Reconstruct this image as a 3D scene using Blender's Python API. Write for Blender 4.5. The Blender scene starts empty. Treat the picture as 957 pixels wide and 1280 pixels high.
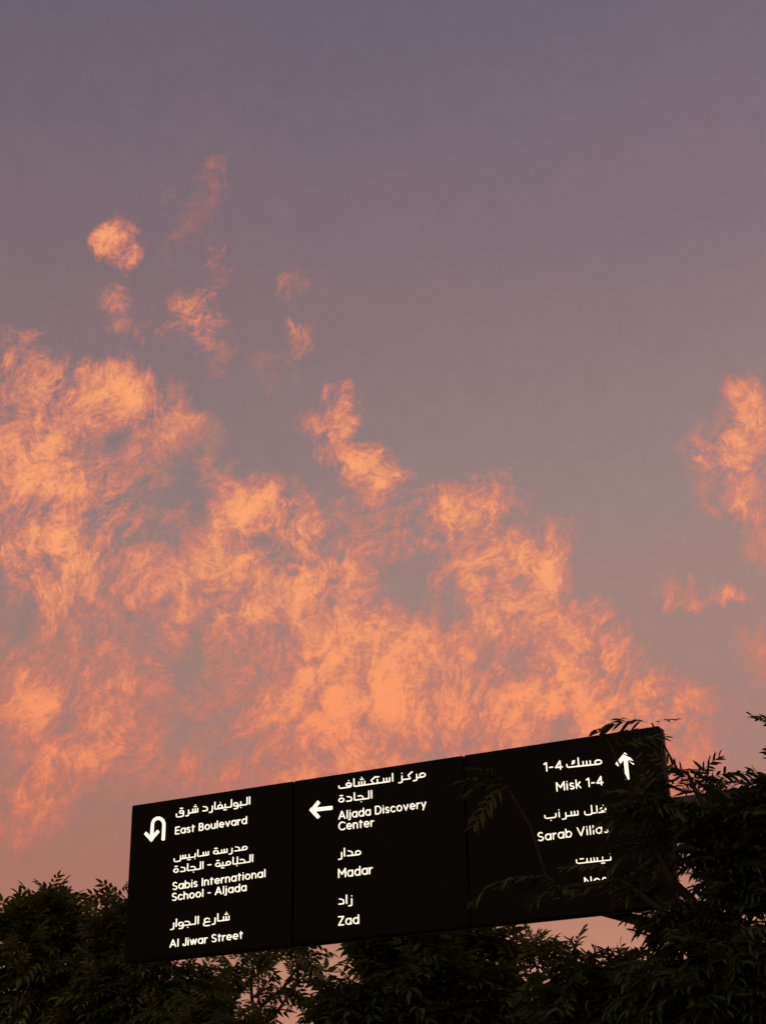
import bpy, bmesh, math, random
import numpy as np
from mathutils import Vector, Matrix

C = bpy.context.scene.collection
SC = bpy.context.scene

# ------------------------------------------------------------------ camera
PITCH, ROLL = math.radians(25.277), math.radians(-1.20)
cam_data = bpy.data.cameras.new('camera')
cam_data.sensor_fit = 'VERTICAL'
cam_data.sensor_height = 36.0
cam_data.lens = 1934.1 / 1280 * 36.0
cam_data.clip_end = 5000
cam = bpy.data.objects.new('camera', cam_data)
C.objects.link(cam)
_f = Vector((0, math.cos(PITCH), math.sin(PITCH)))
_r = Vector((1, 0, 0))
_u = Vector((0, -math.sin(PITCH), math.cos(PITCH)))
_x = math.cos(ROLL) * _r + math.sin(ROLL) * _u
_y = -math.sin(ROLL) * _r + math.cos(ROLL) * _u
cam.matrix_world = Matrix(((_x.x, _y.x, -_f.x, 0), (_x.y, _y.y, -_f.y, 0), (_x.z, _y.z, -_f.z, 1.6), (0, 0, 0, 1)))
SC.camera = cam

SC.view_settings.view_transform = 'Standard'
SC.view_settings.look = 'None'
SC.view_settings.exposure = 0.0
SC.view_settings.gamma = 1.0
SC.view_settings.use_curve_mapping = False
SC.cycles.max_bounces = 5
SC.cycles.diffuse_bounces = 3
SC.cycles.transmission_bounces = 3

# ------------------------------------------------------------------ sky
SUN_EL, SUN_AZ = math.radians(1.5), math.radians(-150)      # just above the horizon, behind the viewer's left shoulder

def lin(*c):
    return tuple(((v / 255 / 12.92) if v / 255 <= .04045 else ((v / 255 + .055) / 1.055) ** 2.4) for v in c) + (1.0,)

# patches of cloud on the sky: azimuth, elevation, angular radius (degrees), amount
CLOUDS = [(-14.87, 29.44, 2.07, 0.45), (-12.42, 29.36, 1.78, 0.6), (-10.59, 29.05, 1.78, 0.45), (-9.1, 28.98, 1.78, 0.45), (-7.56, 28.02, 1.48, 0.3), (-15.1, 27.11, 2.67, 0.45),
 (-12.71, 27.01, 2.37, 0.45), (-14.57, 24.84, 2.96, 0.6), (-11.58, 24.75, 2.67, 0.5), (-9.46, 26.62, 1.78, 0.35), (-7.79, 25.51, 1.07, -0.15), (-6.18, 26.09, 1.78, 0.55),
 (-4.2, 25.3, 2.07, 0.5), (-4.83, 23.81, 2.37, 0.4), (-2.25, 23.82, 1.93, 0.6), (-1.27, 30.02, 0.77, 0.6), (-1.21, 28.99, 0.71, 0.5), (-1.39, 27.9, 1.42, 0.75),
 (-0.25, 26.47, 1.48, 0.5), (0.7, 25.26, 1.93, 0.65), (2.99, 25.19, 1.78, 0.55), (4.18, 25.88, 1.04, 0.35), (2.6, 23.72, 2.07, 0.55), (4.78, 22.45, 2.22, 0.7),
 (6.77, 23.52, 1.33, 0.5), (6.35, 22.22, 1.63, 0.4), (0.9, 23.12, 1.01, -0.55), (-0.02, 22.46, 0.74, -0.2), (-6.68, 21.43, 2.67, 0.55), (-4.48, 21.75, 2.37, 0.45),
 (-8.94, 22.83, 2.37, 0.35), (-11.17, 23.32, 2.37, 0.35), (-13.28, 22.61, 2.37, 0.35), (-1.94, 21.46, 2.96, 0.5), (-0.08, 19.67, 3.26, 0.5), (2.44, 19.89, 2.96, 0.5),
 (4.88, 18.92, 2.67, 0.5), (6.75, 19.11, 2.67, 0.45), (8.83, 18.4, 2.37, 0.5), (10.85, 17.4, 1.78, 0.4), (8.1, 20.49, 1.48, 0.3), (9.59, 19.95, 1.18, 0.3),
 (3.73, 20.73, 1.04, -0.25), (-4.76, 19.11, 2.37, 0.25), (-2.58, 17.65, 3.26, 0.45), (0.48, 17.03, 3.26, 0.45), (3.52, 16.65, 3.26, 0.45), (6.57, 16.8, 2.96, 0.35),
 (9.54, 16.34, 2.37, 0.3), (-7.23, 19.08, 2.67, 0.2), (-10.31, 19.57, 3.26, 0.22), (-13.09, 20.31, 2.67, 0.2), (-11.96, 17.21, 2.67, 0.22), (-13.79, 17.98, 2.37, 0.2),
 (-6.22, 16.2, 2.67, 0.22), (-13.87, 13.9, 1.48, 0.2), (-13.11, 15.04, 1.48, 0.22), (-11.9, 16.36, 1.63, 0.25), (11.28, 15.93, 1.48, 0.3), (11.72, 14.63, 1.78, 0.3),
 (-8.58, 15.31, 2.37, 0.15), (15.94, 28.46, 1.18, 0.6), (15.61, 26.91, 1.78, 0.4), (14.26, 26.36, 1.33, 0.35), (13.24, 26.59, 0.77, 0.3), (14.67, 24.85, 1.78, 0.4),
 (13.67, 24.39, 1.18, 0.2), (15.0, 22.78, 1.48, 0.25), (14.0, 18.85, 1.18, 0.25), (10.77, 21.75, 0.59, 0.22), (11.36, 21.53, 0.65, 0.26), (12.02, 21.32, 0.65, 0.28),
 (12.67, 21.17, 0.65, 0.28), (13.26, 21.03, 0.59, 0.25), (13.85, 20.85, 0.53, 0.2), (-11.53, 34.98, 1.3, 0.72), (-11.1, 32.58, 1.3, 0.5), (-8.09, 32.44, 1.48, 0.75),
 (-9.95, 37.42, 0.77, 0.2), (-8.71, 37.69, 0.77, 0.17), (-7.55, 37.55, 0.89, 0.2), (-8.46, 36.38, 1.07, 0.12), (-8.51, 35.24, 1.01, 0.15), (-7.32, 34.66, 0.47, 0.35),
 (-3.32, 32.08, 0.71, 0.35), (-3.53, 32.51, 0.41, 0.3), (-3.54, 33.82, 0.74, 0.22), (-4.44, 30.89, 1.18, 0.18), (-7.02, 31.41, 1.07, 0.28), (-9.77, 32.0, 0.74, 0.35),
 (-6.87, 33.88, 0.59, 0.28), (4.09, 15.76, 3.26, 0.3), (-1.07, 15.9, 3.55, 0.3), (-4.72, 16.79, 3.26, 0.25), (7.22, 17.34, 2.67, 0.2), (2.39, 18.72, 3.55, 0.2),
 (-7.38, 23.47, 2.67, 0.15), (-9.46, 20.77, 2.96, 0.15), (-14.55, 23.1, 2.37, 0.2), (-12.66, 18.61, 3.26, 0.12), (-9.29, 17.59, 3.26, 0.15), (-3.22, 22.94, 1.78, 0.15),
 (-2.58, 19.4, 2.37, 0.2), (-5.8, 23.8, 1.78, 0.2), (5.23, 24.49, 1.18, 0.25), (3.63, 24.87, 1.48, 0.25), (0.1, 27.35, 1.04, 0.3), (-2.73, 28.56, 0.89, 0.3),
 (-0.7, 29.28, 0.53, 0.3), (-10.66, 30.06, 1.04, 0.2), (-12.67, 30.35, 0.83, 0.25), (-15.53, 30.24, 1.04, 0.3), (10.37, 18.58, 1.48, 0.2), (8.92, 16.09, 1.78, 0.2),
 (12.56, 16.83, 1.18, 0.15), (11.36, 13.95, 1.18, 0.25), (14.32, 16.82, 1.78, 0.1), (-12.07, 35.28, 0.53, 0.2), (-10.91, 34.66, 0.53, 0.2), (-8.58, 32.07, 0.65, 0.25),
 (-7.59, 32.84, 0.65, 0.25), (-1.54, 29.73, 0.89, 0.35), (-1.22, 28.7, 0.89, 0.35), (-0.83, 27.66, 1.04, 0.3), (6.71, 22.78, 1.33, 0.25), (7.46, 20.24, 1.78, 0.25),
 (8.58, 19.0, 1.78, 0.25), (10.58, 17.7, 1.48, 0.2), (5.63, 20.93, 2.07, 0.2), (1.94, 23.45, 1.48, 0.2), (4.3, 25.13, 1.18, 0.25), (-13.93, 29.81, 1.48, 0.2),
 (-11.95, 29.68, 1.18, 0.2), (-14.0, 13.75, 1.78, 0.22), (-13.22, 14.62, 1.78, 0.25), (-12.29, 15.78, 1.78, 0.25), (-11.35, 16.95, 1.78, 0.2), (-13.96, 16.55, 2.37, 0.2),
 (-14.43, 18.52, 2.07, 0.15), (-9.8, 15.85, 2.07, 0.15), (-7.45, 16.76, 2.37, 0.15), (12.88, 26.75, 0.89, 0.25), (13.52, 25.57, 1.18, 0.2), (13.87, 26.99, 1.18, 0.2),
 (12.86, 24.18, 1.04, 0.12), (7.29, 18.21, 2.37, 0.2), (10.22, 17.15, 1.78, 0.2)]

world = bpy.data.worlds.new('World')
SC.world = world
world.use_nodes = True
nt = world.node_tree
nt.nodes.clear()

def N(kind, **kw):
    n = nt.nodes.new(kind)
    for k, v in kw.items():
        setattr(n, k, v)
    return n

def put(sock, v):
    if hasattr(v, 'is_output'):
        nt.links.new(v, sock)
    else:
        sock.default_value = v

def math_(op, a, b=0.0, c=0.0, clamp=False):
    n = N('ShaderNodeMath', operation=op, use_clamp=clamp)
    put(n.inputs[0], a); put(n.inputs[1], b); put(n.inputs[2], c)
    return n.outputs[0]

def vmath(op, a, b=None, out=0, scale=None):
    n = N('ShaderNodeVectorMath', operation=op)
    put(n.inputs[0], a)
    if b is not None: put(n.inputs[1], b)
    if scale is not None: put(n.inputs['Scale'], scale)
    return n.outputs[out]

def noise(vec, scale, detail, rough, typ='FBM', dist=0.0, out='Fac', lac=2.0):
    n = N('ShaderNodeTexNoise', noise_type=typ, noise_dimensions='3D')
    if typ in ('FBM',): n.normalize = True
    put(n.inputs['Vector'], vec); put(n.inputs['Scale'], scale); put(n.inputs['Detail'], detail)
    put(n.inputs['Roughness'], rough); put(n.inputs['Distortion'], dist); put(n.inputs['Lacunarity'], lac)
    return n.outputs[out]

def maprange(v, a, b, c, d, smooth=True):
    n = N('ShaderNodeMapRange', interpolation_type='SMOOTHSTEP' if smooth else 'LINEAR')
    put(n.inputs['Value'], v)
    for i, q in enumerate((a, b, c, d)): put(n.inputs[i + 1], q)
    return n.outputs['Result']

def mixc(fac, a, b, blend='MIX'):
    n = N('ShaderNodeMix', data_type='RGBA', blend_type=blend)
    put(n.inputs[0], fac); put(n.inputs[6], a); put(n.inputs[7], b)
    return n.outputs[2]

def warp(vec, scale, amount, detail=1.0, rough=.5):
    c = noise(vec, scale, detail, rough, out='Color')
    c = vmath('SUBTRACT', c, (.5, .5, .5))
    return vmath('ADD', vec, vmath('SCALE', c, scale=amount))

tc = N('ShaderNodeTexCoord')
direction = vmath('NORMALIZE', tc.outputs['Generated'])
sep = N('ShaderNodeSeparateXYZ'); put(sep.inputs[0], direction)
elev = math_('ARCSINE', sep.outputs[2])
ramp = N('ShaderNodeValToRGB')
put(ramp.inputs[0], math_('DIVIDE', elev, math.radians(60)))
STOPS = [(0, (198, 138, 108)), (9, (189, 133, 107)), (12.2, (175, 119, 102)), (17, (166, 126, 115)), (22, (157, 128, 122)), (26, (147, 125, 124)),
         (35, (126, 109, 117)), (44, (107, 97, 112)), (60, (92, 86, 106))]
cr = ramp.color_ramp
while len(cr.elements) < len(STOPS): cr.elements.new(.5)
for e, (deg, col) in zip(cr.elements, STOPS):
    e.position = deg / 60
for e, (deg, col) in zip(cr.elements, STOPS):
    e.color = lin(*col)
# a broad, faint unevenness of the clear air
uneven = noise(direction, 5.0, 3.0, .5)
base = mixc(maprange(uneven, .3, .7, 0, 1), mixc(.08, ramp.outputs[0], lin(118, 108, 122)), mixc(.06, ramp.outputs[0], lin(180, 126, 118)))
mottle = math_('MULTIPLY', math_('SUBTRACT', noise(direction, 70.0, 9.0, .72), .5), .16)
bright = math_('ADD', math_('ADD', 1.0, mottle), math_('MULTIPLY', sep.outputs[0], .28))
base = vmath('SCALE', base, scale=bright)

# cloud fields: wide swirls for the outline, hair-fine strands inside
w1 = warp(direction, 9.0, .050, 2.0)
# the wind draws the cloud out along one slanting direction; outlines fray along it
WIND = (.42, .16, .89)
def drawn(vec, k):
    along = vmath('DOT_PRODUCT', vec, WIND, out=1)
    return vmath('SUBTRACT', vec, vmath('SCALE', WIND, scale=math_('MULTIPLY', along, 1.0 - 1.0 / k)))
def fray(vec, scale, amount, k, detail):
    n = math_('SUBTRACT', noise(drawn(vec, k), scale, detail, .6), .5)
    return vmath('ADD', vec, vmath('SCALE', WIND, scale=math_('MULTIPLY', n, amount)))
w2 = warp(w1, 24.0, .030, 5.0, .6)
swirl = warp(direction, 12.0, .07, 2.0)
w2 = vmath('ADD', w2, vmath('SUBTRACT', fray(swirl, 60.0, .046, 3.5, 5.0), swirl))
w2 = vmath('ADD', w2, vmath('SUBTRACT', fray(swirl, 190.0, .026, 4.0, 3.0), swirl))
w3 = warp(w1, 40.0, .020, 2.0)
w2n = vmath('NORMALIZE', w2)
total = None
for az, el, rad, amt in CLOUDS:
    a_, e_ = math.radians(az), math.radians(el)
    c = (math.sin(a_) * math.cos(e_), math.cos(a_) * math.cos(e_), math.sin(e_))
    d = vmath('DOT_PRODUCT', w2n, c, out=1)
    m = maprange(d, math.cos(math.radians(rad)), 1.0, 0.0, amt)
    total = m if total is None else math_('ADD', total, m)
if total is None:
    total = math_('ADD', 0.0, 0.0)
cover = math_('MULTIPLY', math_('SUBTRACT', 1.0, math_('POWER', 2.718, math_('MULTIPLY', math_('MAXIMUM', total, 0.0), -1.15))), 1.10)
fib1 = maprange(noise(drawn(w3, 1.7), 27.0, 8.0, .58, dist=.3), .30, .70, 0.0, 1.0, False)
grain = maprange(noise(drawn(warp(swirl, 80.0, .014, 2.0), 3.2), 220.0, 6.0, .68), .3, .7, 0.0, 1.0, False)
def strands(vec, scale, width, detail=3.0):
    n = math_('ABSOLUTE', math_('SUBTRACT', noise(vec, scale, detail, .55), .5))
    return maprange(n, 0.0, width, 1.0, 0.0)
q = warp(warp(direction, 14.0, .085, 2.0), 48.0, .030, 5.0, .58)
rid = strands(drawn(q, 2.6), 56.0, .15)
q2 = warp(drawn(q, 2.8), 110.0, .006, 1.0)
rid2 = strands(q2, 120.0, .14)
rid3 = strands(q2, 290.0, .16)
big = maprange(noise(w1, 11.0, 4.0, .55), .34, .66, 0.0, 1.0, False)
mid = maprange(noise(drawn(warp(swirl, 34.0, .036, 4.0, .6), 2.6), 66.0, 7.0, .62), .32, .68, 0.0, 1.0, False)
tex = None
for t_, w_ in ((big, .30), (fib1, .60), (mid, .54), (grain, .22), (rid, .10), (rid2, .15), (rid3, .12)):
    t_ = math_('MULTIPLY', math_('SUBTRACT', t_, .45), w_)
    tex = t_ if tex is None else math_('ADD', tex, t_)
dens = math_('MULTIPLY', cover, math_('ADD', .58, math_('MULTIPLY', tex, 1.25)))
dens = math_('ADD', dens, math_('MULTIPLY', math_('SUBTRACT', tex, .12), math_('MULTIPLY', cover, math_('SUBTRACT', 1.15, cover))))
alpha = math_('SUBTRACT', 1.0, math_('POWER', 2.718, math_('MULTIPLY', math_('POWER', math_('MAXIMUM', math_('SUBTRACT', dens, .02), 0.0), 1.7), -2.6)))
# the cloud's own colour: salmon low down, apricot higher, brightest where it is thickest
lowness = maprange(elev, math.radians(13), math.radians(24), 0.0, 1.0)
thin = mixc(lowness, lin(224, 120, 92), lin(234, 132, 102))
thick = mixc(lowness, lin(252, 144, 98), lin(255, 164, 112))
ccol = mixc(maprange(dens, .30, 1.0, 0.0, 1.0), thin, thick)
alpha = math_('POWER', alpha, 1.0)
sky = mixc(alpha, base, ccol)
glow_dir = (math.sin(SUN_AZ) * math.cos(.12), math.cos(SUN_AZ) * math.cos(.12), math.sin(.12))
lobe = math_('POWER', math_('MAXIMUM', vmath('DOT_PRODUCT', direction, glow_dir, out=1), 0.0), 5.0)  # wide glow added to the unseen sky behind the camera, lights the leaves
sky = mixc(lobe, sky, (1.45, .98, .60, 1.0))
nish = N('ShaderNodeTexSky', sky_type='NISHITA')
nish.sun_disc = False
nish.sun_elevation = SUN_EL
nish.sun_rotation = SUN_AZ
bg1 = N('ShaderNodeBackground'); put(bg1.inputs[0], sky); put(bg1.inputs[1], 1.0)
bg2 = N('ShaderNodeBackground'); put(bg2.inputs[0], nish.outputs[0]); put(bg2.inputs[1], 0.002)
add = N('ShaderNodeAddShader'); nt.links.new(bg1.outputs[0], add.inputs[0]); nt.links.new(bg2.outputs[0], add.inputs[1])
wo = N('ShaderNodeOutputWorld'); nt.links.new(add.outputs[0], wo.inputs[0])

sun_data = bpy.data.lights.new('sun', 'SUN')
sun_data.energy = 0.12
sun_data.angle = math.radians(6)
sun_data.color = (1.0, .62, .38)
sun = bpy.data.objects.new('sun', sun_data)
C.objects.link(sun)
_s = Vector((math.sin(SUN_AZ) * math.cos(SUN_EL), math.cos(SUN_AZ) * math.cos(SUN_EL), math.sin(SUN_EL)))
sun.rotation_euler = _s.to_track_quat('Z', 'Y').to_euler()
sun.location = (-20, -10, 30)
# ------------------------------------------------------------------ helpers
def material(name, col, rough=.6, spec=.5, metallic=0.0, emit=None, strength=0.0):
    m = bpy.data.materials.new(name); m.use_nodes = True
    b = m.node_tree.nodes['Principled BSDF']
    b.inputs['Base Color'].default_value = (*col, 1)
    b.inputs['Roughness'].default_value = rough
    b.inputs['Specular IOR Level'].default_value = spec
    b.inputs['Metallic'].default_value = metallic
    if emit:
        b.inputs['Emission Color'].default_value = (*emit, 1)
        b.inputs['Emission Strength'].default_value = strength
    return m

def vary(m, scale, c0, c1, bump=0.0, detail=6):
    t = m.node_tree; b = t.nodes['Principled BSDF']
    tcn = t.nodes.new('ShaderNodeTexCoord'); nz = t.nodes.new('ShaderNodeTexNoise')
    nz.inputs['Scale'].default_value = scale; nz.inputs['Detail'].default_value = detail
    t.links.new(tcn.outputs['Object'], nz.inputs['Vector'])
    r = t.nodes.new('ShaderNodeValToRGB')
    r.color_ramp.elements[0].position = .3; r.color_ramp.elements[1].position = .7
    r.color_ramp.elements[0].color = (*c0, 1); r.color_ramp.elements[1].color = (*c1, 1)
    t.links.new(nz.outputs['Fac'], r.inputs[0]); t.links.new(r.outputs[0], b.inputs['Base Color'])
    if bump:
        bp = t.nodes.new('ShaderNodeBump'); bp.inputs['Strength'].default_value = bump
        t.links.new(nz.outputs['Fac'], bp.inputs['Height']); t.links.new(bp.outputs[0], b.inputs['Normal'])
    return m

def mesh_obj(name, verts, faces, mat, parent=None):
    me = bpy.data.meshes.new(name)
    me.from_pydata([tuple(v) for v in verts], [], faces)
    me.materials.append(mat)
    o = bpy.data.objects.new(name, me)
    C.objects.link(o)
    if parent: o.parent = parent
    return o

def bulk_obj(name, verts, faces, mat, parent=None):
    """verts (n,3) array; faces: list of (m,k) index arrays"""
    me = bpy.data.meshes.new(name)
    me.vertices.add(len(verts))
    me.vertices.foreach_set('co', np.asarray(verts, np.float32).ravel())
    loops = np.concatenate([f.ravel() for f in faces]).astype(np.int32)
    sizes = np.concatenate([np.full(len(f), f.shape[1]) for f in faces]).astype(np.int32)
    starts = np.concatenate([[0], np.cumsum(sizes)[:-1]]).astype(np.int32)
    me.loops.add(len(loops)); me.loops.foreach_set('vertex_index', loops)
    me.polygons.add(len(sizes)); me.polygons.foreach_set('loop_start', starts)
    me.update(calc_edges=True); me.validate()
    me.materials.append(mat)
    o = bpy.data.objects.new(name, me); C.objects.link(o)
    if parent: o.parent = parent
    return o

def box_bm(bm, lo, hi, bevel=0.0):
    r = bmesh.ops.create_cube(bm, size=1.0)
    c = [(a + b) / 2 for a, b in zip(lo, hi)]; s = [b - a for a, b in zip(lo, hi)]
    for v in r['verts']:
        v.co = Vector((c[0] + v.co.x * s[0], c[1] + v.co.y * s[1], c[2] + v.co.z * s[2]))
    if bevel:
        es = list({e for v in r['verts'] for e in v.link_edges})
        bmesh.ops.bevel(bm, geom=es, offset=bevel, segments=2, affect='EDGES')

def bm_obj(name, bm, mat, parent=None):
    me = bpy.data.meshes.new(name); bm.to_mesh(me); bm.free(); me.materials.append(mat)
    o = bpy.data.objects.new(name, me); C.objects.link(o)
    if parent: o.parent = parent
    return o

def empty(name, loc, rz, label, cat, group=None):
    o = bpy.data.objects.new(name, None); C.objects.link(o)
    o.location = loc; o.rotation_euler = (0, 0, rz); o.empty_display_size = .3
    o['label'] = label; o['category'] = cat
    if group: o['group'] = group
    return o

# ------------------------------------------------------------------ ground, roads
m_ground = vary(material('soil', (.09, .07, .045), .95, .2), .7, (.06, .05, .03), (.13, .10, .065), .3)
m_asph = vary(material('asphalt', (.05, .05, .05), .9, .3), 3.0, (.04, .04, .042), (.065, .063, .06), .2)
m_kerb = vary(material('kerb_concrete', (.3, .29, .27), .85, .3), 2.0, (.26, .25, .23), (.36, .35, .32), .1)
m_paint = vary(material('road_paint', (.7, .7, .68), .7, .3), 5.0, (.6, .6, .58), (.78, .78, .75))
m_pave = vary(material('paving', (.28, .25, .22), .9, .3), 2.0, (.22, .2, .17), (.33, .3, .26), .1)

YAW = -0.439004
SIGN_BL = Vector((-4.46275, 26.44412, 0))          # ground point under the left end of the sign face
EX = Vector((math.cos(YAW), math.sin(YAW), 0)); EY = Vector((-math.sin(YAW), math.cos(YAW), 0))
W, Z0, H = 9.43086, 5.9, 2.64879

def plan(u, v, z=0.0):                              # u along the sign, v behind its face
    return SIGN_BL + EX * u + EY * v + Vector((0, 0, z))

def sheet(name, pts, mat):
    o = mesh_obj(name, pts, [tuple(range(len(pts)))], mat)
    o['kind'] = 'structure'
    return o

R_ = 1500
sheet('ground', [(-R_, -R_, 0), (R_, -R_, 0), (R_, R_, 0), (-R_, R_, 0)], m_ground)
sheet('road', [plan(-.6, -90, .004), plan(8.9, -90, .004), plan(8.9, 1.2, .004), plan(-.6, 1.2, .004)], m_asph)
sheet('cross_road', [plan(-120, 1.2, .004), plan(120, 1.2, .004), plan(120, 7.6, .004), plan(-120, 7.6, .004)], m_asph)
def kerb(name, a, b, c, d):
    bm = bmesh.new(); box_bm(bm, (0, 0, 0), (1, 1, .13))
    pts = [a, b, c, d]
    for v in bm.verts:
        s, t = v.co.x, v.co.y
        p = plan(a + (b - a) * s, c + (d - c) * t, v.co.z); v.co = p
    o = bm_obj(name, bm, m_kerb); o['kind'] = 'structure'
kerb('kerb', -.75, -.6, -90, 1.05); kerb('kerb', 8.9, 9.05, -90, 1.05)
kerb('kerb', -120, -.75, 1.05, 1.2); kerb('kerb', 9.05, 120, 1.05, 1.2); kerb('kerb', -120, 120, 7.6, 7.75)
bm = bmesh.new()
for k in range(22):
    for u in (2.55, 5.75):
        vs = [bm.verts.new(plan(u + a, -4 * k - 3 + b, .008)) for a, b in ((-.06, 0), (.06, 0), (.06, 1.8), (-.06, 1.8))]
        bm.faces.new(vs)
o = bm_obj('road_marking', bm, m_paint); o['kind'] = 'structure'
sheet('pavement', [plan(14.2, -90, .006), plan(16.4, -90, .006), plan(16.4, 1.0, .006), plan(14.2, 1.0, .006)], m_pave)

# ------------------------------------------------------------------ the sign
m_panel = vary(material('black_panel', (.0036, .0033, .0032), .5, .04), 3.0, (.0020, .0019, .0019), (.0034, .0032, .0031))
m_steel = vary(material('dark_steel', (.03, .026, .023), .6, .25), 4.0, (.024, .02, .018), (.036, .03, .027))
m_trim = material('trim_metal', (.045, .04, .036), .45, .3)
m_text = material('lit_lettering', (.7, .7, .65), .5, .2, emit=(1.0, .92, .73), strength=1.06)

UP, VP = W + 2.9, .62                               # post position
sign = empty('overhead_sign', plan(UP, VP), YAW, 'long black overhead direction sign with glowing white Arabic and English lettering', 'road sign')
def L(u, v, z): return (u - UP, v - VP, z)

SEAMS = [3.191, 6.241]
edges = [0.0] + SEAMS + [W]
panels = []
for k in range(3):
    a = edges[k] + (.011 if k else 0); b = edges[k + 1] - (.011 if k < 2 else 0)
    bm = bmesh.new(); box_bm(bm, L(a, 0, Z0), L(b, .26, Z0 + H), .012)
    p = bm_obj('panel', bm, m_panel, sign)
    panels.append(p)
    trims = [((a + .004, .20, Z0 - .012), (b - .004, .245, Z0 - .0005)), ((a + .004, .20, Z0 + H + .0005), (b - .004, .245, Z0 + H + .010))]
    if k == 2: trims.append(((b + .0005, .13, Z0 + .01), (b + .014, .23, Z0 + H - .01)))
    for lo, hi in trims:                            # folded edge trim behind the face, a few mm proud
        bm = bmesh.new(); box_bm(bm, L(*lo), L(*hi), .003); bm_obj('edge_trim', bm, m_trim, p)
zb = Z0 + H * .5
bm = bmesh.new(); box_bm(bm, L(.6, .30, zb - .28), L(UP - .26, .84, zb + .30), .02); beam = bm_obj('cantilever_beam', bm, m_steel, sign)
for u in (.9, 2.5, 3.9, 5.4, 6.9, 8.6):
    bm = bmesh.new(); box_bm(bm, L(u - .05, .262, Z0 + .15), L(u + .05, .298, Z0 + H - .15), .005); bm_obj('mounting_rail', bm, m_steel, sign)
bm = bmesh.new(); box_bm(bm, L(UP - .255, VP - .255, .03), L(UP + .255, VP + .255, zb + .45), .03); post = bm_obj('post', bm, m_steel, sign)
bm = bmesh.new(); box_bm(bm, L(UP - .45, VP - .45, 0), L(UP + .45, VP + .45, .029), .004); bm_obj('base_plate', bm, m_steel, sign)
bm = bmesh.new()                                    # diagonal brace from behind the panels down to the post
pa, pb = Vector(L(7.3, .57, 6.33)), Vector(L(UP - .27, .57, 4.62))
box_bm(bm, (0, -.08, -.075), ((pb - pa).length, .08, .075), .012)
rot = (pb - pa).to_track_quat('X', 'Z').to_matrix()
for v in bm.verts: v.co = pa + rot @ v.co
bm_obj('brace', bm, m_steel, sign)

# ---- lettering: stroke letters turned into solid outlines
def arc(cx, cy, rx, ry, a0, a1, n=14):
    return [(cx + rx * math.cos(math.radians(a0 + (a1 - a0) * t / n)), cy + ry * math.sin(math.radians(a0 + (a1 - a0) * t / n))) for t in range(n + 1)]

def fil(pts, r=.16, n=5):
    """polyline with rounded corners"""
    out = [pts[0]]
    for a, b, c in zip(pts, pts[1:], pts[2:]):
        va = (a[0] - b[0], a[1] - b[1]); vc = (c[0] - b[0], c[1] - b[1])
        la, lc = math.hypot(*va), math.hypot(*vc); q = min(r, la * .5, lc * .5)
        p0 = (b[0] + va[0] / la * q, b[1] + va[1] / la * q); p1 = (b[0] + vc[0] / lc * q, b[1] + vc[1] / lc * q)
        for k in range(n + 1):
            t = k / n
            out.append(((1 - t) ** 2 * p0[0] + 2 * t * (1 - t) * b[0] + t * t * p1[0], (1 - t) ** 2 * p0[1] + 2 * t * (1 - t) * b[1] + t * t * p1[1]))
    return out + [pts[-1]]

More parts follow.
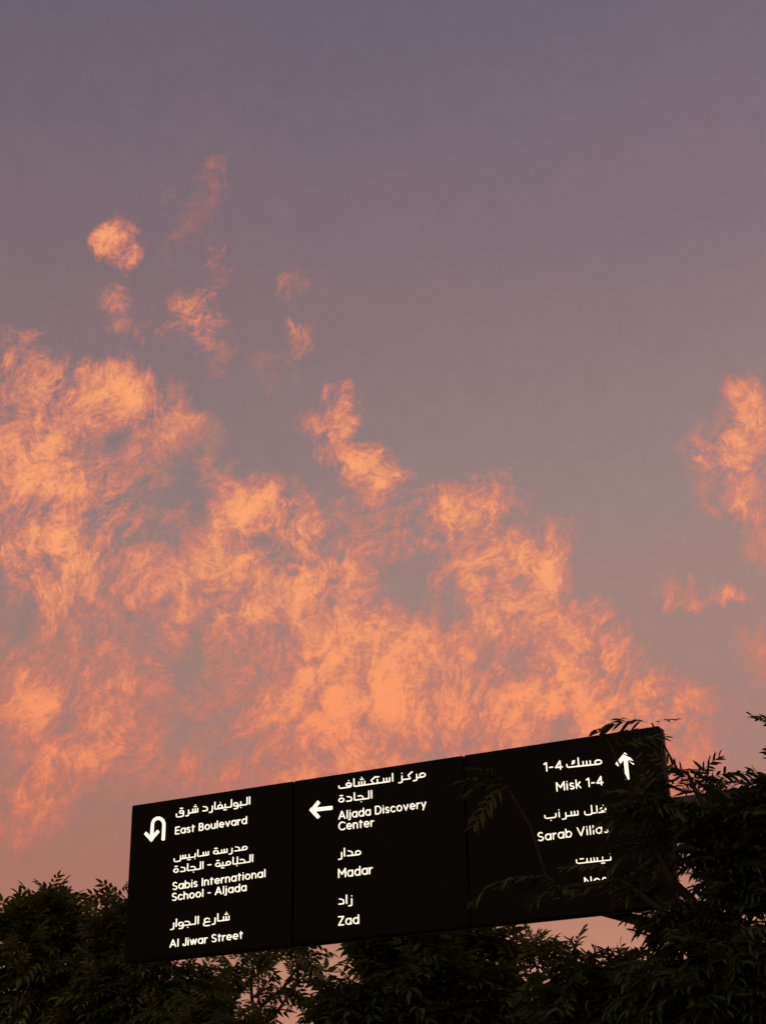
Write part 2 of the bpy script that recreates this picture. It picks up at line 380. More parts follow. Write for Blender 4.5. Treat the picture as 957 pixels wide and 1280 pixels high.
X = .70
def bowl(): return arc(.30, X / 2, .30, X / 2, 0, 360, 24)
def ss(w, h): return arc(w * .5, h * .745, w * .46, h * .255, 35, 270, 12) + arc(w * .5, h * .245, w * .5, h * .245, 90, -145, 12)
LATIN = {
 'o': (.60, [bowl()]), 'a': (.60, [bowl(), [(.60, 0), (.60, X)]]), 'd': (.60, [bowl(), [(.60, 0), (.60, 1)]]),
 'b': (.60, [bowl(), [(0, 0), (0, 1)]]), 'c': (.52, [arc(.30, .35, .30, .35, 42, 318, 18)]),
 'e': (.60, [[(0.02, .35), (.60, .35)] + arc(.30, .35, .30, .35, 0, 312, 20)]), 's': (.40, [ss(.40, X)]), 'S': (.56, [ss(.56, 1)]),
 't': (.36, [[(.15, .92), (.15, 0)], [(0, X), (.36, X)]]), 'u': (.52, [[(0, X), (0, .26)] + arc(.26, .26, .26, .26, 180, 360, 12), [(.52, X), (.52, 0)]]),
 'l': (0, [[(0, 0), (0, 1)]]), 'i': (0, [[(0, 0), (0, X)], [(0, .96), (0, .965)]]),
 'j': (.02, [fil([(.02, X), (.02, -.22), (-.16, -.24)], .16), [(.02, .96), (.02, .965)]]),
 'v': (.54, [[(0, X), (.27, 0), (.54, X)]]), 'w': (.84, [[(0, X), (.21, 0), (.42, X), (.63, 0), (.84, X)]]),
 'y': (.54, [[(0, X), (.28, .02)], [(.54, X), (.18, -.26)]]), 'r': (.30, [[(0, 0), (0, X)], arc(.30, .34, .30, .34, 180, 85, 8)]),
 'n': (.52, [[(0, 0), (0, X)], arc(.26, .43, .26, .27, 180, 0, 12) + [(.52, 0)]]), 'h': (.52, [[(0, 0), (0, 1)], arc(.26, .43, .26, .27, 180, 0, 12) + [(.52, 0)]]),
 'k': (.44, [[(0, 0), (0, 1)], [(0, .26), (.42, X)], [(.16, .42), (.46, 0)]]),
 'E': (.50, [[(.52, 1), (0, 1), (0, 0), (.52, 0)], [(0, .52), (.46, .52)]]),
 'B': (.56, [[(.28, 1), (0, 1), (0, 0), (.30, 0)] + arc(.30, .265, .26, .265, -90, 90, 10) + [(0, .53)], arc(.28, .765, .22, .235, -90, 90, 10)]),
 'I': (0, [[(0, 0), (0, 1)]]), 'A': (.80, [[(0, 0), (.40, 1), (.80, 0)], [(.15, .3), (.65, .3)]]),
 'J': (.38, [fil([(.38, 1), (.38, .0), (.0, .0), (0, .22)], .26)]), 'D': (.70, [[(.3, 0), (0, 0), (0, 1), (.3, 1)], arc(.3, .5, .40, .5, 90, -90, 14)]),
 'C': (.78, [arc(.46, .5, .46, .5, 45, 315, 20)]), 'M': (.82, [[(0, 0), (0, 1), (.41, .36), (.82, 1), (.82, 0)]]),
 'Z': (.58, [[(0, 1), (.58, 1), (0, 0), (.60, 0)]]), 'V': (.76, [[(0, 1), (.38, 0), (.76, 1)]]), 'N': (.66, [[(0, 0), (0, 1), (.66, 0), (.66, 1)]]),
 '1': (.24, [[(0, .84), (.24, 1), (.24, 0)]]), '4': (.62, [[(.46, 0), (.46, 1), (0, .26), (.64, .26)]]), '-': (.30, [[(0, .38), (.30, .38)]]), ' ': (.14, []),
}
def latin(s):
    x, out = 0.0, []
    word = 0
    for ch in s:
        word += ch == ' '
        adv, st = LATIN[ch]
        if ch in 'lijI': x += .035
        out += [(word, [(x + px, py) for px, py in p]) for p in st]
        x += adv + .285 + (.035 if ch in 'lijI' else 0)
    return out

# Arabic, drawn from right to left in a squared hand: every form has its joint at (0,0) on the right
T, DN = .50, -.30
def dot(x, y): return [(x, y), (x + .004, y)]
def two(x, y): return [(x - .13, y), (x + .13, y)]
def teeth(x): return [[(x, T), (x, 0)]]
AR = {
 'alef': (-.0, [[(0, 0), (0, 1)]], 0), 'alef_f': (-.26, [fil([(0, 0), (-.26, 0), (-.26, 1)], .1)], 0),
 'short_alef': (0, [[(0, 0), (0, .62)], dot(0, .92)], 0),
 'lam_i': (-.42, [fil([(0, 1), (0, 0), (-.42, 0)], .06)], 1), 'lam_m': (-.42, [[(0, 0), (-.42, 0)], [(-.2, 0), (-.2, 1)]], 1),
 'lam_f': (-.78, [[(0, 0), (-.2, 0)], fil([(-.2, 1), (-.2, -.14), (-.78, -.14), (-.78, .32)], .22)], 0),
 'beh_i': (-.40, [fil([(0, T), (0, 0), (-.40, 0)], .06), dot(-.02, -.30)], 1),
 'beh_m': (-.50, [[(0, 0), (-.50, 0)], *teeth(-.25), dot(-.25, -.30)], 1),
 'beh_tall': (-.42, [[(0, 0), (-.42, 0)], [(-.2, 0), (-.2, .95)], dot(-.25, -.30)], 1),
 'yeh_m': (-.50, [[(0, 0), (-.50, 0)], *teeth(-.25), two(-.25, -.30)], 1),
 'noon_i': (-.40, [fil([(0, T), (0, 0), (-.40, 0)], .06), dot(-.02, .82)], 1),
 'teh_m': (-.50, [[(0, 0), (-.50, 0)], *teeth(-.25), two(-.25, .82)], 1),
 'beh': (-.92, [fil([(0, T), (0, 0), (-.92, 0), (-.92, T * .8)], .2), dot(-.44, -.32)], 0),
 'teh_f': (-.95, [[(0, 0), (-.2, 0)], fil([(-.12, T), (-.12, 0), (-1.0, 0), (-1.0, T)], .2), two(-.56, .55)], 0),
 'feh_i': (-.52, [arc(-.22, .36, .22, .2, 0, 360, 18), fil([(0, .36), (0, 0), (-.52, 0)], .12), dot(-.2, .86)], 1),
 'feh_m': (-.62, [[(0, 0), (-.62, 0)], arc(-.30, .27, .23, .25, 0, 360, 18), dot(-.30, .82)], 1),
 'feh': (-1.15, [arc(-.22, .36, .22, .2, 0, 360, 18), fil([(0, .36), (0, 0), (-1.12, 0), (-1.12, .34)], .18), dot(-.22, .86)], 0),
 'qaf': (-.80, [arc(-.24, .34, .22, .21, 0, 360, 18), fil([(-.02, .34), (-.02, -.32), (-.80, -.32), (-.80, .16)], .22), two(-.26, .86)], 0),
 'waw_f': (-.50, [[(0, 0), (-.2, 0)], arc(-.30, .24, .23, .24, 0, 360, 18), fil([(-.07, .24), (-.07, -.34), (-.46, -.36)], .22)], 0),
 'reh': (-.26, [fil([(0, T), (0, -.32), (-.30, -.34)], .2)], 0), 'reh_f': (-.42, [fil([(-.14, T * .9), (-.14, -.32), (-.44, -.34)], .2), [(0, 0), (-.14, 0)]], 0),
 'zain': (-.26, [fil([(0, T), (0, -.32), (-.30, -.34)], .2), dot(0, .84)], 0),
 'zain_f': (-.42, [fil([(-.14, T), (-.14, -.32), (-.44, -.34)], .2), [(0, 0), (-.14, 0)], dot(-.14, .84)], 0),
 'dal': (-.52, [fil([(-.46, .62), (-.06, .50), (0, 0), (-.52, 0)], .14)], 0), 'dal_f': (-.66, [[(0, 0), (-.66, 0)], fil([(-.56, .62), (-.20, .48), (-.16, 0)], .14)], 0),
 'seen_i': (-.86, [fil([(0, T), (0, 0), (-.86, 0)], .06), *teeth(-.27), *teeth(-.54)], 1),
 'seen_m': (-.92, [[(0, 0), (-.92, 0)], *teeth(-.2), *teeth(-.46), *teeth(-.72)], 1),
 'seen_f': (-1.36, [[(0, 0), (-.66, 0)], *teeth(-.14), *teeth(-.40), fil([(-.66, T), (-.66, -.32), (-1.34, -.32), (-1.34, .16)], .22)], 0),
 'sheen_i': (-.86, [fil([(0, T), (0, 0), (-.86, 0)], .06), *teeth(-.27), *teeth(-.54), two(-.27, .80), dot(-.27, 1.04)], 1),
 'sheen_m': (-.92, [[(0, 0), (-.92, 0)], *teeth(-.2), *teeth(-.46), *teeth(-.72), two(-.46, .80), dot(-.46, 1.04)], 1),
 'ain': (-.62, [arc(-.30, .34, .26, .24, 20, 250, 12), fil([(-.0, .10), (-.62, .06), (-.62, -.42), (-.02, -.42)], .24)], 0),
 'hah_m': (-.78, [[(0, 0), (-.78, 0)], fil([(-.66, .50), (-.28, .50), (-.10, 0)], .16)], 1),
 'jeem_m': (-.78, [[(0, 0), (-.78, 0)], fil([(-.66, .50), (-.28, .50), (-.10, 0)], .16), dot(-.36, -.32)], 1),
 'meem_i': (-.62, [arc(-.24, .25, .24, .25, 0, 360, 18), [(-.2, 0), (-.62, 0)]], 1),
 'meem_m': (-.66, [[(0, 0), (-.66, 0)], arc(-.33, .23, .23, .23, 0, 360, 18)], 1),
 'tehm_f': (-.52, [[(0, 0), (-.3, 0)], arc(-.30, .25, .24, .25, 0, 360, 18), two(-.30, .84)], 0),
 'tehm': (-.50, [arc(-.26, .26, .25, .26, 0, 360, 18), two(-.26, .86)], 0),
 'kaf_i': (-.62, [fil([(-.62, 0), (0, 0), (-.22, .46), (.16, .86)], .1)], 1), 'kaf_m': (-.72, [[(0, 0), (-.72, 0)], fil([(-.06, 0), (-.34, .46), (.06, .88)], .1)], 1),
 'kaf_f': (-1.0, [[(0, 0), (-.2, 0)], fil([(-.14, 1), (-.14, 0), (-1.0, 0), (-1.0, .36)], .16), fil([(-.42, .72), (-.60, .60), (-.42, .50), (-.62, .36)], .05)], 0),
 'dash': (-.34, [[(0, .40), (-.34, .40)]], 0), 'gap': (-.02, [], 0),
}
def arabic(s):
    x, out, word = 0.0, [], 0
    for g in s.split():
        word += g == 'gap'
        w, st, joined = AR[g]
        out += [(word, [(x + px, py) for px, py in p]) for p in st]
        x += w - (0 if joined else .27)
    return out

def outline_mesh(strokes, sw, front, back, to3d, name, parent, butt=False):
    """union of thick strokes (in metres on the sign face) as a solid with a flat front"""
    segs = []
    for p in strokes:
        for a, b in zip(p, p[1:]): segs.append((*a, *b))
    S = np.array(segs); h = sw / 4.5
    x0, x1 = S[:, [0, 2]].min() - sw, S[:, [0, 2]].max() + sw
    y0, y1 = S[:, [1, 3]].min() - sw, S[:, [1, 3]].max() + sw
    nx, ny = int((x1 - x0) / h) + 2, int((y1 - y0) / h) + 2
    gx, gy = np.meshgrid(x0 + h * np.arange(nx), y0 + h * np.arange(ny), indexing='ij')
    best = np.full(gx.shape, 1e9)
    for ax, ay, bx, by in S:
        dx, dy = bx - ax, by - ay; l2 = dx * dx + dy * dy + 1e-12
        if butt:
            l = math.sqrt(l2); ux, uy = dx / l, dy / l
            al = (gx - ax) * ux + (gy - ay) * uy - l / 2; ac = (gy - ay) * ux - (gx - ax) * uy
            d = np.maximum(np.abs(al) - l / 2, np.abs(ac) - sw / 2) + sw / 2
        else:
            t = np.clip(((gx - ax) * dx + (gy - ay) * dy) / l2, 0, 1)
            d = np.hypot(gx - ax - t * dx, gy - ay - t * dy)
        best = np.minimum(best, d)
    F = sw / 2 - best + 1e-7
    inside = F > 0
    anyc = inside[:-1, :-1] | inside[1:, :-1] | inside[1:, 1:] | inside[:-1, 1:]
    idx, pos, faces = {}, [], []
    def vert(key, x, y):
        if key not in idx:
            idx[key] = len(pos); pos.append((x, y))
        return idx[key]
    for i, j in np.argwhere(anyc):
        cs = [(i, j), (i + 1, j), (i + 1, j + 1), (i, j + 1)]; poly = []
        for k in range(4):
            a, b = cs[k], cs[(k + 1) % 4]
            fa, fb = F[a], F[b]
            if fa > 0: poly.append(vert(a, gx[a], gy[a]))
            if (fa > 0) != (fb > 0):
                t = fa / (fa - fb); key = (a, b) if a < b else (b, a)
                poly.append(vert(key, gx[a] + t * (gx[b] - gx[a]), gy[a] + t * (gy[b] - gy[a])))
        if len(poly) >= 3: faces.append(poly)
    cnt = {}
    for f in faces:
        for a, b in zip(f, f[1:] + f[:1]): cnt[(a, b)] = 1
    n = len(pos)
    verts = [to3d(x, y, front) for x, y in pos] + [to3d(x, y, back) for x, y in pos]
    sides = [(b, a, a + n, b + n) for (a, b) in cnt if (b, a) not in cnt]
    bm = bmesh.new()
    vs = [bm.verts.new(v) for v in verts]
    for f in faces + sides:
        try: bm.faces.new([vs[q] for q in f])
        except ValueError: pass
    bmesh.ops.delete(bm, geom=[v for v in bm.verts if not v.link_faces], context='VERTS')
    bmesh.ops.dissolve_limit(bm, angle_limit=.004, verts=bm.verts, edges=bm.edges)
    return bm_obj(name, bm, m_text, parent)

def text_line(kind, content, u0, v0, u1, v1, cap, panel, name):
    """fit a line between two baseline ends (u,v in metres from the sign's lower left corner)"""
    sw = .102 * cap
    st = latin(content) if kind == 'latin' else arabic(content)
    xs = [p[0] for _, s in st for p in s]
    lo, hi = min(xs), max(xs)
    k = (u1 - u0 - sw) / (hi - lo); ky = cap - sw
    def f(p):
        t = (p[0] - lo) * k
        return (u0 + sw / 2 + t, v0 + (v1 - v0) * (t / (u1 - u0)) + sw / 2 + p[1] * ky)
    st = [(wd, [f(p) for p in s]) for wd, s in st]
    return st, sw

def to3d(x, y, w): return L(x, w, Z0 + y)
LINES = [(0, 'arabic_lettering', [('arabic', 'alef lam_i beh_m waw_f lam_i yeh_m feh_m alef_f reh dal gap sheen_i reh_f qaf', 0.923, 2.356, 2.372, 2.36, 0.135)]),
 (0, 'latin_lettering', [('latin', 'East Boulevard', 0.92, 2.028, 2.317, 2.04, 0.13)]),
 (0, 'arabic_lettering', [('arabic', 'meem_i dal_f reh seen_i tehm_f gap seen_i alef_f beh_i yeh_m seen_f', 0.913, 1.594, 2.338, 1.606, 0.122)]),
 (0, 'arabic_lettering',
  [('arabic', 'alef lam_i hah_m beh_tall alef_f meem_i yeh_m tehm_f gap dash gap alef lam_i jeem_m alef_f dal tehm', 0.914, 1.378, 2.447, 1.393, 0.129)]),
 (0, 'latin_lettering', [('latin', 'Sabis International', 0.913, 1.093, 2.682, 1.118, 0.131)]),
 (0, 'latin_lettering', [('latin', 'School - Aljada', 0.909, 0.914, 2.333, 0.932, 0.131)]),
 (0, 'arabic_lettering', [('arabic', 'sheen_i alef_f reh ain gap alef lam_i jeem_m waw_f alef reh', 0.896, 0.482, 2.023, 0.493, 0.133)]),
 (0, 'latin_lettering', [('latin', 'Al Jiwar Street', 0.898, 0.157, 2.283, 0.175, 0.128)]),
 (1, 'arabic_lettering', [('arabic', 'meem_i reh_f kaf_i zain_f gap alef seen_i teh_m kaf_m sheen_m alef_f feh', 4.033, 2.399, 5.587, 2.386, 0.141)]),
 (1, 'arabic_lettering', [('arabic', 'alef lam_i jeem_m alef_f dal tehm', 4.031, 2.171, 4.635, 2.165, 0.136)]),
 (1, 'latin_lettering', [('latin', 'Aljada Discovery', 4.029, 1.895, 5.579, 1.89, 0.138)]),
 (1, 'latin_lettering', [('latin', 'Center', 4.028, 1.716, 4.661, 1.706, 0.139)]),
 (1, 'arabic_lettering', [('arabic', 'meem_i dal_f alef reh', 4.017, 1.288, 4.424, 1.279, 0.141)]),
 (1, 'latin_lettering', [('latin', 'Madar', 4.017, 0.956, 4.625, 0.958, 0.147)]),
 (1, 'arabic_lettering', [('arabic', 'zain alef dal', 4.017, 0.539, 4.259, 0.537, 0.143)]), (1, 'latin_lettering', [('latin', 'Zad', 4.011, 0.213, 4.373, 0.209, 0.143)]),
 (2, 'arabic_lettering', [('arabic', 'meem_i seen_m kaf_f', 7.937, 2.203, 8.504, 2.18, 0.145), ('latin', '1-4', 7.57, 2.192, 7.876, 2.19, 0.146)]),
 (2, 'latin_lettering', [('latin', 'Misk 1-4', 7.752, 1.861, 8.5, 1.86, 0.143)]),
 (2, 'arabic_lettering', [('arabic', 'feh_i lam_m lam_f gap seen_i reh_f short_alef beh', 7.532, 1.465, 8.509, 1.447, 0.131)]),
 (2, 'latin_lettering', [('latin', 'Sarab Villas', 7.407, 1.138, 8.514, 1.139, 0.137)]),
 (2, 'arabic_lettering', [('arabic', 'noon_i yeh_m seen_m teh_f', 7.982, 0.733, 8.523, 0.726, 0.124)]),
 (2, 'latin_lettering', [('latin', 'Nest', 8.087, 0.395, 8.526, 0.399, 0.131)])]
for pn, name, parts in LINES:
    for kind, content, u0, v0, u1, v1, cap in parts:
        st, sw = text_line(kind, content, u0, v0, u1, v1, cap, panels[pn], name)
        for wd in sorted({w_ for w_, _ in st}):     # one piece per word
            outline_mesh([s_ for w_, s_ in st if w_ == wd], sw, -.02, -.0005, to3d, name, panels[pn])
ARROWS = [(0, 0.056,
  [[(0.682, 1.958), (0.686, 2.228)],
   [(0.451, 2.257), (0.453, 2.282), (0.46, 2.305), (0.473, 2.325), (0.491, 2.34), (0.513, 2.351), (0.537, 2.356), (0.563, 2.356), (0.589, 2.35), (0.614, 2.338),
    (0.637, 2.322), (0.657, 2.302), (0.672, 2.279), (0.681, 2.254), (0.686, 2.228)],
   [(0.451, 2.257), (0.447, 2.013)], [(0.312, 2.129), (0.463, 1.981)], [(0.58, 2.135), (0.417, 1.985)]]),
 (1, 0.059, [[(3.918, 2.104), (3.559, 2.115)], [(3.673, 2.238), (3.522, 2.089)], [(3.668, 1.973), (3.515, 2.138)]]),
 (2, 0.057, [[(8.876, 1.892), (8.872, 2.254)], [(8.729, 2.135), (8.886, 2.287)], [(9.006, 2.121), (8.853, 2.292)]])]
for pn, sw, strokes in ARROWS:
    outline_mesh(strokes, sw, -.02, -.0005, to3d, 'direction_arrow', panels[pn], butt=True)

# ------------------------------------------------------------------ trees
def leaf_material(name, dark, light):
    m = bpy.data.materials.new(name); m.use_nodes = True; t = m.node_tree
    b = t.nodes['Principled BSDF']; out = t.nodes['Material Output']
    g = t.nodes.new('ShaderNodeNewGeometry'); r = t.nodes.new('ShaderNodeValToRGB')
    r.color_ramp.elements[0].color = (*dark, 1); r.color_ramp.elements[1].color = (*light, 1)
    t.links.new(g.outputs['Random Per Island'], r.inputs[0])
    t.links.new(r.outputs[0], b.inputs['Base Color'])
    b.inputs['Roughness'].default_value = .55; b.inputs['Specular IOR Level'].default_value = .2
    tr = t.nodes.new('ShaderNodeBsdfTranslucent'); mx = t.nodes.new('ShaderNodeMixShader'); mx.inputs[0].default_value = .25
    t.links.new(r.outputs[0], tr.inputs[0]); t.links.new(b.outputs[0], mx.inputs[1]); t.links.new(tr.outputs[0], mx.inputs[2])
    t.links.new(mx.outputs[0], out.inputs[0])
    return m
m_dark_bark = vary(material('dark_bark', (.022, .018, .014), .9, .1), 9.0, (.016, .013, .010), (.030, .024, .018), .4)  # darker bark tone for the feathery trees, keeps stems faint against the sign
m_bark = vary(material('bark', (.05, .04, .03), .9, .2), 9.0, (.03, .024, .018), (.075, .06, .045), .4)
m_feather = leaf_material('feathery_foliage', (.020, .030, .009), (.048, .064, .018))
m_broad = leaf_material('broad_foliage', (.040, .052, .016), (.105, .120, .034))

def feather_frond(seed, pairs=10):
    rs = np.random.RandomState(seed)
    v, quads, tris = [], [], []
    def bend(x): return -.34 * x * x
    for k in range(4):                                   # stalk
        x0, x1 = k / 4, (k + 1) / 4
        i = len(v); w = .012
        v += [(x0, -w, bend(x0)), (x0, w, bend(x0)), (x1, w * .8, bend(x1)), (x1, -w * .8, bend(x1))]; quads.append((i, i + 1, i + 2, i + 3))
    for k in range(pairs):
        for s in (-1, 1):
            if rs.rand() < .08: continue
            x = min(1.0, .22 + .76 * k / (pairs - 1) + rs.uniform(-.04, .04))
            ln = (.37 - .16 * abs(k / (pairs - 1) - .45)) * rs.uniform(.75, 1.15)
            an = math.radians(rs.uniform(38, 68)); droop = rs.uniform(.05, .45)
            fx, fy = math.cos(an), math.sin(an) * s
            ws = .033 * rs.uniform(.8, 1.15); px, py = -fy, fx; tw = rs.uniform(-.6, .6)
            prev = None; n = 4
            for q in range(n + 1):
                t = q / n; wq = ws * (.6, 1.0, 1.0, .9, .0)[q]
                c = (x + fx * ln * t, fy * ln * t, bend(x) - droop * ln * t * t * 1.6)
                if q == n:
                    i = len(v); v.append(c); tris.append((prev, prev + 1, i)); break
                i = len(v)
                v += [(c[0] + px * wq, c[1] + py * wq, c[2] + tw * wq), (c[0] - px * wq, c[1] - py * wq, c[2] - tw * wq)]
                if prev is not None: quads.append((prev, prev + 1, i + 1, i))
                prev = i
    return np.array(v), np.array(quads), np.array(tris)

def pinnate_leaf(pairs=4, ln=.44, wd=.095):
    v, quads, tris = [], [], []
    def bend(x): return -.30 * x * x
    for k in range(2):
        x0, x1 = k / 2, (k + 1) / 2; i = len(v); w = .012
        v += [(x0, -w, bend(x0)), (x0, w, bend(x0)), (x1, w * .7, bend(x1)), (x1, -w * .7, bend(x1))]; quads.append((i, i + 1, i + 2, i + 3))
    spec = [(.25 + .68 * k / (pairs - 1), s * 58) for k in range(pairs) for s in (-1, 1)] + [(1.0, 0)]
    for x, ang in spec:
        fx, fy = math.cos(math.radians(ang)), math.sin(math.radians(ang)); z = bend(x); i = len(v)
        px, py = -fy * wd, fx * wd
        def pt(t, s, dz): return (x + fx * ln * t + px * s, fy * ln * t + py * s, z + dz)
        v += [pt(0, 0, 0), pt(.38, 1, -.01), pt(.4, 0, -.035), pt(.38, -1, -.01), pt(.74, .62, -.07), pt(.74, -.62, -.07), pt(1, 0, -.16)]
        quads += [(i, i + 1, i + 4, i + 2), (i, i + 2, i + 5, i + 3)]; tris += [(i + 2, i + 4, i + 6), (i + 2, i + 6, i + 5)]
    return np.array(v), np.array(quads), np.array(tris)
FEATHER = [feather_frond(q) for q in range(4)]
PINNATE = [pinnate_leaf(), pinnate_leaf(3, .50, .10)]
NARROW = [pinnate_leaf(5, .36, .070), pinnate_leaf(4, .40, .080)]

def tree(name, label, seed, base, fork, blobs, template, leaf_mat, bark, fronds, frond_len, group, spread=.9, sprays=(), twig=.0075, flat=1.0):
    rs = np.random.RandomState(seed)
    root = empty(name, base, 0, label, 'tree', group)
    base = np.array(base); fork = np.array(fork)
    # ---- twig ends inside the crown
    ends = []
    for cx, cy, cz, rx, ry, rz, n in blobs:
        d = rs.normal(size=(n, 3)); d /= np.linalg.norm(d, axis=1)[:, None]
        d *= rs.uniform(.0, 1, (n, 1)) ** .42
        ends.append(np.array([cx, cy, cz]) + d * np.array([rx, ry, rz]))
    ends = np.concatenate(ends)
    extra = np.array(sprays) if len(sprays) else np.zeros((0, 3))
    ends = np.concatenate([ends, extra])
    # ---- skeleton: each end joins the tree where that costs least
    P = [base + (fork - base) * t + np.array([rs.normal(0, .05), rs.normal(0, .05), 0]) * (t * (1 - t) * 4) for t in np.linspace(0, 1, 7)]
    par = [-1] + list(range(6)); path = list(np.cumsum([0] + [np.linalg.norm(P[i + 1] - P[i]) for i in range(6)]))
    ok = [False] * 5 + [True, True]
    tip, is_spray = [], {}
    for e_i in np.argsort(np.linalg.norm(ends - fork, axis=1)):
        t = ends[e_i]
        A = np.array(P); d = np.linalg.norm(A - t, axis=1) + .38 * np.array(path)
        d = np.where(np.array(ok), d, 1e9)
        k = int(np.argmin(d)); a = A[k]; L_ = np.linalg.norm(t - a); m = max(1, int(L_ / .32))
        prev = k; off = rs.normal(0, .10, 3) * L_ * .6; off[2] += .12 * L_
        for q in range(1, m + 1):
            s = q / m; p = a + (t - a) * s + off * (s * (1 - s)) + (rs.normal(0, .015, 3) if q < m else 0)
            P.append(p); par.append(prev); ok.append(True); path.append(path[prev] + np.linalg.norm(p - P[prev])); prev = len(P) - 1
        tip.append(prev); is_spray[prev] = e_i >= len(ends) - len(extra)
    P = np.array(P); par = np.array(par); cnt = np.zeros(len(P)); cnt[tip] = 1
    for i in range(len(P) - 1, 0, -1): cnt[par[i]] += cnt[i]
    rad = twig * np.maximum(cnt, 1) ** .5
    rad[0] *= 1.25
    # ---- wood
    def tubes(ids, nm):
        ids = np.array(ids); a, b = P[par[ids]], P[ids]; ra, rb = np.minimum(rad[par[ids]], rad[ids] * 1.3), rad[ids]
        d = b - a; d /= np.maximum(np.linalg.norm(d, axis=1), 1e-6)[:, None]
        ref = np.where(np.abs(d[:, 2:3]) < .9, np.array([[0, 0, 1.]]), np.array([[1., 0, 0]]))
        s = np.cross(d, ref); s /= np.linalg.norm(s, axis=1)[:, None]; t = np.cross(d, s)
        n = 7; vv = []
        a = a - d * (ra * .3)[:, None]; b = b + d * (rb * .3)[:, None]
        for cen, rr in ((a, ra), (b, rb)):
            for k in range(n):
                th = 2 * math.pi * k / n
                vv.append(cen + (s * math.cos(th) + t * math.sin(th)) * rr[:, None])
        V = np.stack(vv, 1); m = len(ids); off = np.arange(m)[:, None] * (2 * n)
        f = [np.array([k, (k + 1) % n, n + (k + 1) % n, n + k])[None] + off for k in range(n)]
        o = bulk_obj(nm, V.reshape(-1, 3) - base, [np.concatenate(f)], bark, root)
        o.data.polygons.foreach_set('use_smooth', np.ones(len(o.data.polygons), bool))
        return o
    big = [i for i in range(1, len(P)) if i <= 6]
    tubes(big, 'trunk'); tubes([i for i in range(7, len(P))], 'branches')
    # ---- leaves
    org, dirs = [], []
    centre = ends.mean(0)
    for i in tip:
        j = par[i]; ax = P[i] - P[j]; ax /= max(np.linalg.norm(ax), 1e-6)
        for k in range(fronds if not is_spray[i] else 2):
            s = (rs.uniform(.75, 1.0) if is_spray[i] else rs.uniform(-.3, 1.0)) if k else 1.0
            o_ = P[i] + (P[j] - P[i]) * (1 - max(s, 0)) if s > 0 else P[j] + (P[par[j]] - P[j]) * (-s * 2)
            out = P[i] - centre; out = out / (np.linalg.norm(out) + .3)
            d = ax * .55 + out * .5 + rs.normal(0, spread * .6, 3); d[2] = d[2] * flat + .04
            org.append(o_); dirs.append(d / np.linalg.norm(d))
    org, dirs = np.array(org), np.array(dirs); nF = len(org)
    up = np.array([0, 0, 1.]) + rs.normal(0, .35, (nF, 3))
    y = np.cross(up, dirs); y /= np.linalg.norm(y, axis=1)[:, None]; z = np.cross(dirs, y)
    ln = frond_len * rs.uniform(.65, 1.15, nF)
    flex = rs.uniform(.5, 1.9, nF)
    which = rs.randint(0, len(template), nF); VV, FQ, FT, base_i = [], [], [], 0
    for w_, (tv, tq, tt) in enumerate(template):
        m = which == w_; k = int(m.sum())
        V = (org[m][:, None] + (dirs[m][:, None] * tv[None, :, 0:1] + y[m][:, None] * tv[None, :, 1:2] + z[m][:, None] * (tv[None, :, 2:3] * flex[m][:, None, None])) * ln[m][:, None, None])
        off = np.arange(k)[:, None, None] * len(tv) + base_i
        VV.append(V.reshape(-1, 3)); FQ.append((tq[None] + off).reshape(-1, 4)); FT.append((tt[None] + off).reshape(-1, 3)); base_i += k * len(tv)
    V = np.concatenate(VV); fq = np.concatenate(FQ); ft = np.concatenate(FT)
    bulk_obj('crown', V.reshape(-1, 3) - base, [fq, ft], leaf_mat, root)
    return root

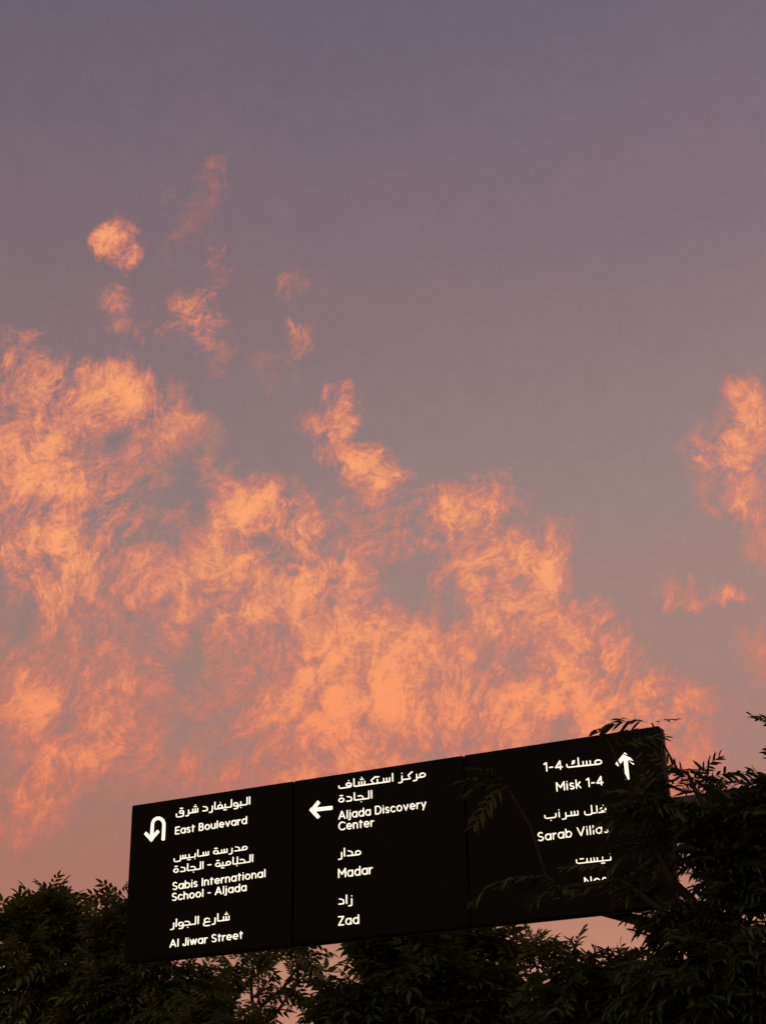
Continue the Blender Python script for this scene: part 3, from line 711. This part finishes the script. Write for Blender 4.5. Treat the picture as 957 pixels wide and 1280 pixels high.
TREES = [{'name': 'feathery_tree',
  'label': 'dark feathery tree at the right edge, its fronds hanging in front of the sign',
  'seed': 3,
  'base': (2.688, 13.0, 0.0),
  'fork': (2.822, 13.0, 3.504),
  'blobs': [(2.689, 13.0, 3.476, 0.745, 0.671, 0.434, 120), (2.983, 13.0, 4.31, 0.3, 0.27, 0.288, 38), (2.863, 13.0, 4.716, 0.284, 0.255, 0.16, 26),
            (2.446, 13.0, 3.959, 0.264, 0.237, 0.178, 18), (3.124, 13.0, 4.917, 0.163, 0.147, 0.059, 10)],
  'leaf': 'feather',
  'fronds': 8,
  'len': 0.36,
  'group': 'trees around the overhead sign',
  'spread': 1.0,
  'flat': 0.28,
  'sprays': [(1.874, 13.0, 4.379), (1.921, 13.0, 4.298), (1.003, 13.0, 5.115), (1.009, 13.0, 5.115), (1.899, 13.0, 5.514), (2.387, 13.0, 4.905), (2.338, 13.0, 4.961),
             (2.249, 13.0, 4.956), (2.108, 13.0, 4.98), (2.114, 13.0, 4.897), (2.353, 13.0, 4.905), (2.352, 13.0, 4.961), (2.157, 13.0, 4.923), (2.319, 13.0, 4.899),
             (2.398, 13.0, 4.597), (2.255, 13.0, 4.512), (2.208, 13.0, 4.587), (2.196, 13.0, 4.601), (2.412, 13.0, 4.475), (2.233, 13.0, 4.566), (2.404, 13.0, 4.522),
             (2.385, 13.0, 4.476), (2.211, 13.0, 4.547), (1.215, 13.0, 4.333), (1.069, 13.0, 4.343), (1.29, 13.0, 4.351), (1.415, 13.0, 4.23), (1.456, 13.0, 4.242),
             (1.49, 13.0, 4.254), (2.471, 13.0, 4.855), (2.274, 13.0, 4.859), (2.347, 13.0, 4.844), (2.243, 13.0, 4.75), (2.233, 13.0, 4.784), (2.439, 13.0, 4.876),
             (2.611, 13.0, 5.158), (3.072, 13.0, 5.106), (2.726, 13.0, 5.141), (2.684, 13.0, 5.128), (2.592, 13.0, 5.102), (3.155, 13.0, 5.062), (3.046, 13.0, 5.064),
             (2.583, 13.0, 5.151), (3.206, 13.0, 5.082), (2.283, 13.0, 4.245), (2.351, 13.0, 4.263), (2.254, 13.0, 4.365), (2.301, 13.0, 4.37), (2.3, 13.0, 5.649),
             (2.481, 13.0, 5.231), (2.561, 13.0, 5.201), (3.395, 13.0, 5.597), (3.437, 13.0, 5.495), (3.281, 13.0, 5.242)]},
 {'name': 'feathery_tree',
  'label': 'lower feathery tree with a ragged top, under the right panel of the sign',
  'seed': 5,
  'base': (1.603, 17.0, 0.0),
  'fork': (1.845, 17.0, 3.242),
  'blobs': [(2.048, 17.0, 3.732, 0.547, 0.492, 0.345, 52), (2.451, 17.0, 4.017, 0.381, 0.343, 0.201, 30), (2.03, 17.0, 4.058, 0.237, 0.214, 0.147, 14)],
  'leaf': 'feather',
  'fronds': 7,
  'len': 0.38,
  'group': 'trees around the overhead sign',
  'flat': 0.5,
  'sprays': [(2.093, 17.0, 4.33), (1.951, 17.0, 4.374), (2.313, 17.0, 4.409), (1.783, 17.0, 4.17), (1.6, 17.0, 3.968)]},
 {'name': 'leafy_tree',
  'label': 'dense leafy tree with a broad crown, under the middle panel of the sign',
  'seed': 7,
  'base': (0.547, 33.0, 0.0),
  'fork': (0.598, 33.0, 4.846),
  'blobs': [(0.56, 33.0, 6.329, 1.4, 1.26, 0.925, 110), (0.502, 33.0, 7.183, 1.299, 1.169, 0.396, 55), (1.92, 33.0, 7.219, 0.333, 0.3, 0.216, 10),
            (-0.926, 33.0, 5.963, 0.574, 0.516, 0.531, 36), (1.784, 33.0, 6.066, 0.656, 0.591, 0.62, 45)],
  'leaf': 'pinnate',
  'fronds': 8,
  'len': 0.55,
  'group': 'trees around the overhead sign',
  'flat': 0.7},
 {'name': 'leafy_tree',
  'label': 'small loose tree in the gap between the dense tree and the feathery tree',
  'seed': 9,
  'base': (2.677, 35.0, 0.0),
  'fork': (2.943, 35.0, 4.997),
  'blobs': [(3.084, 35.0, 7.331, 0.388, 0.349, 0.171, 11), (2.748, 35.0, 6.069, 0.607, 0.546, 0.374, 22), (3.513, 35.0, 7.151, 0.211, 0.19, 0.152, 5)],
  'leaf': 'pinnate',
  'fronds': 6,
  'len': 0.5,
  'group': 'trees around the overhead sign',
  'flat': 0.7},
 {'name': 'sparse_tree',
  'label': 'sparse tree with bare branches showing, under the left panel of the sign',
  'seed': 11,
  'base': (-2.967, 34.0, 0.0),
  'fork': (-3.222, 34.0, 5.497),
  'blobs': [(-2.482, 34.0, 6.863, 1.109, 0.999, 0.59, 30), (-2.024, 34.0, 7.303, 0.481, 0.433, 0.222, 9), (-3.654, 34.0, 5.987, 1.519, 1.367, 0.328, 40)],
  'leaf': 'narrow',
  'fronds': 4,
  'len': 0.5,
  'group': 'trees around the overhead sign',
  'twig': 0.011},
 {'name': 'leafy_tree',
  'label': 'bushy tree just left of the sign, partly hidden behind its left end',
  'seed': 13,
  'base': (-5.457, 36.0, 0.0),
  'fork': (-5.6, 36.0, 5.099),
  'blobs': [(-5.872, 36.0, 7.011, 1.119, 1.007, 0.975, 85), (-6.207, 36.0, 8.221, 0.513, 0.462, 0.495, 28), (-4.689, 36.0, 6.692, 1.079, 0.971, 0.485, 50)],
  'leaf': 'narrow',
  'fronds': 7,
  'len': 0.62,
  'group': 'trees around the overhead sign',
  'flat': 0.6,
  'sprays': [(-6.254, 36.0, 9.093), (-6.32, 36.0, 8.948), (-6.605, 36.0, 8.772), (-6.149, 36.0, 8.853), (-6.779, 36.0, 8.594)]},
 {'name': 'leafy_tree',
  'label': 'round topped tree at the far left edge of the view',
  'seed': 17,
  'base': (-7.802, 37.0, 0.0),
  'fork': (-8.111, 37.0, 5.243),
  'blobs': [(-8.167, 37.0, 7.169, 1.485, 1.337, 1.103, 90), (-8.029, 37.0, 8.847, 0.492, 0.443, 0.368, 26), (-8.734, 37.0, 8.454, 0.415, 0.373, 0.244, 12),
            (-7.383, 37.0, 6.531, 1.105, 0.995, 0.597, 50), (-8.061, 37.0, 8.256, 0.752, 0.677, 0.406, 30)],
  'leaf': 'narrow',
  'fronds': 7,
  'len': 0.62,
  'group': 'trees around the overhead sign',
  'flat': 0.6}]
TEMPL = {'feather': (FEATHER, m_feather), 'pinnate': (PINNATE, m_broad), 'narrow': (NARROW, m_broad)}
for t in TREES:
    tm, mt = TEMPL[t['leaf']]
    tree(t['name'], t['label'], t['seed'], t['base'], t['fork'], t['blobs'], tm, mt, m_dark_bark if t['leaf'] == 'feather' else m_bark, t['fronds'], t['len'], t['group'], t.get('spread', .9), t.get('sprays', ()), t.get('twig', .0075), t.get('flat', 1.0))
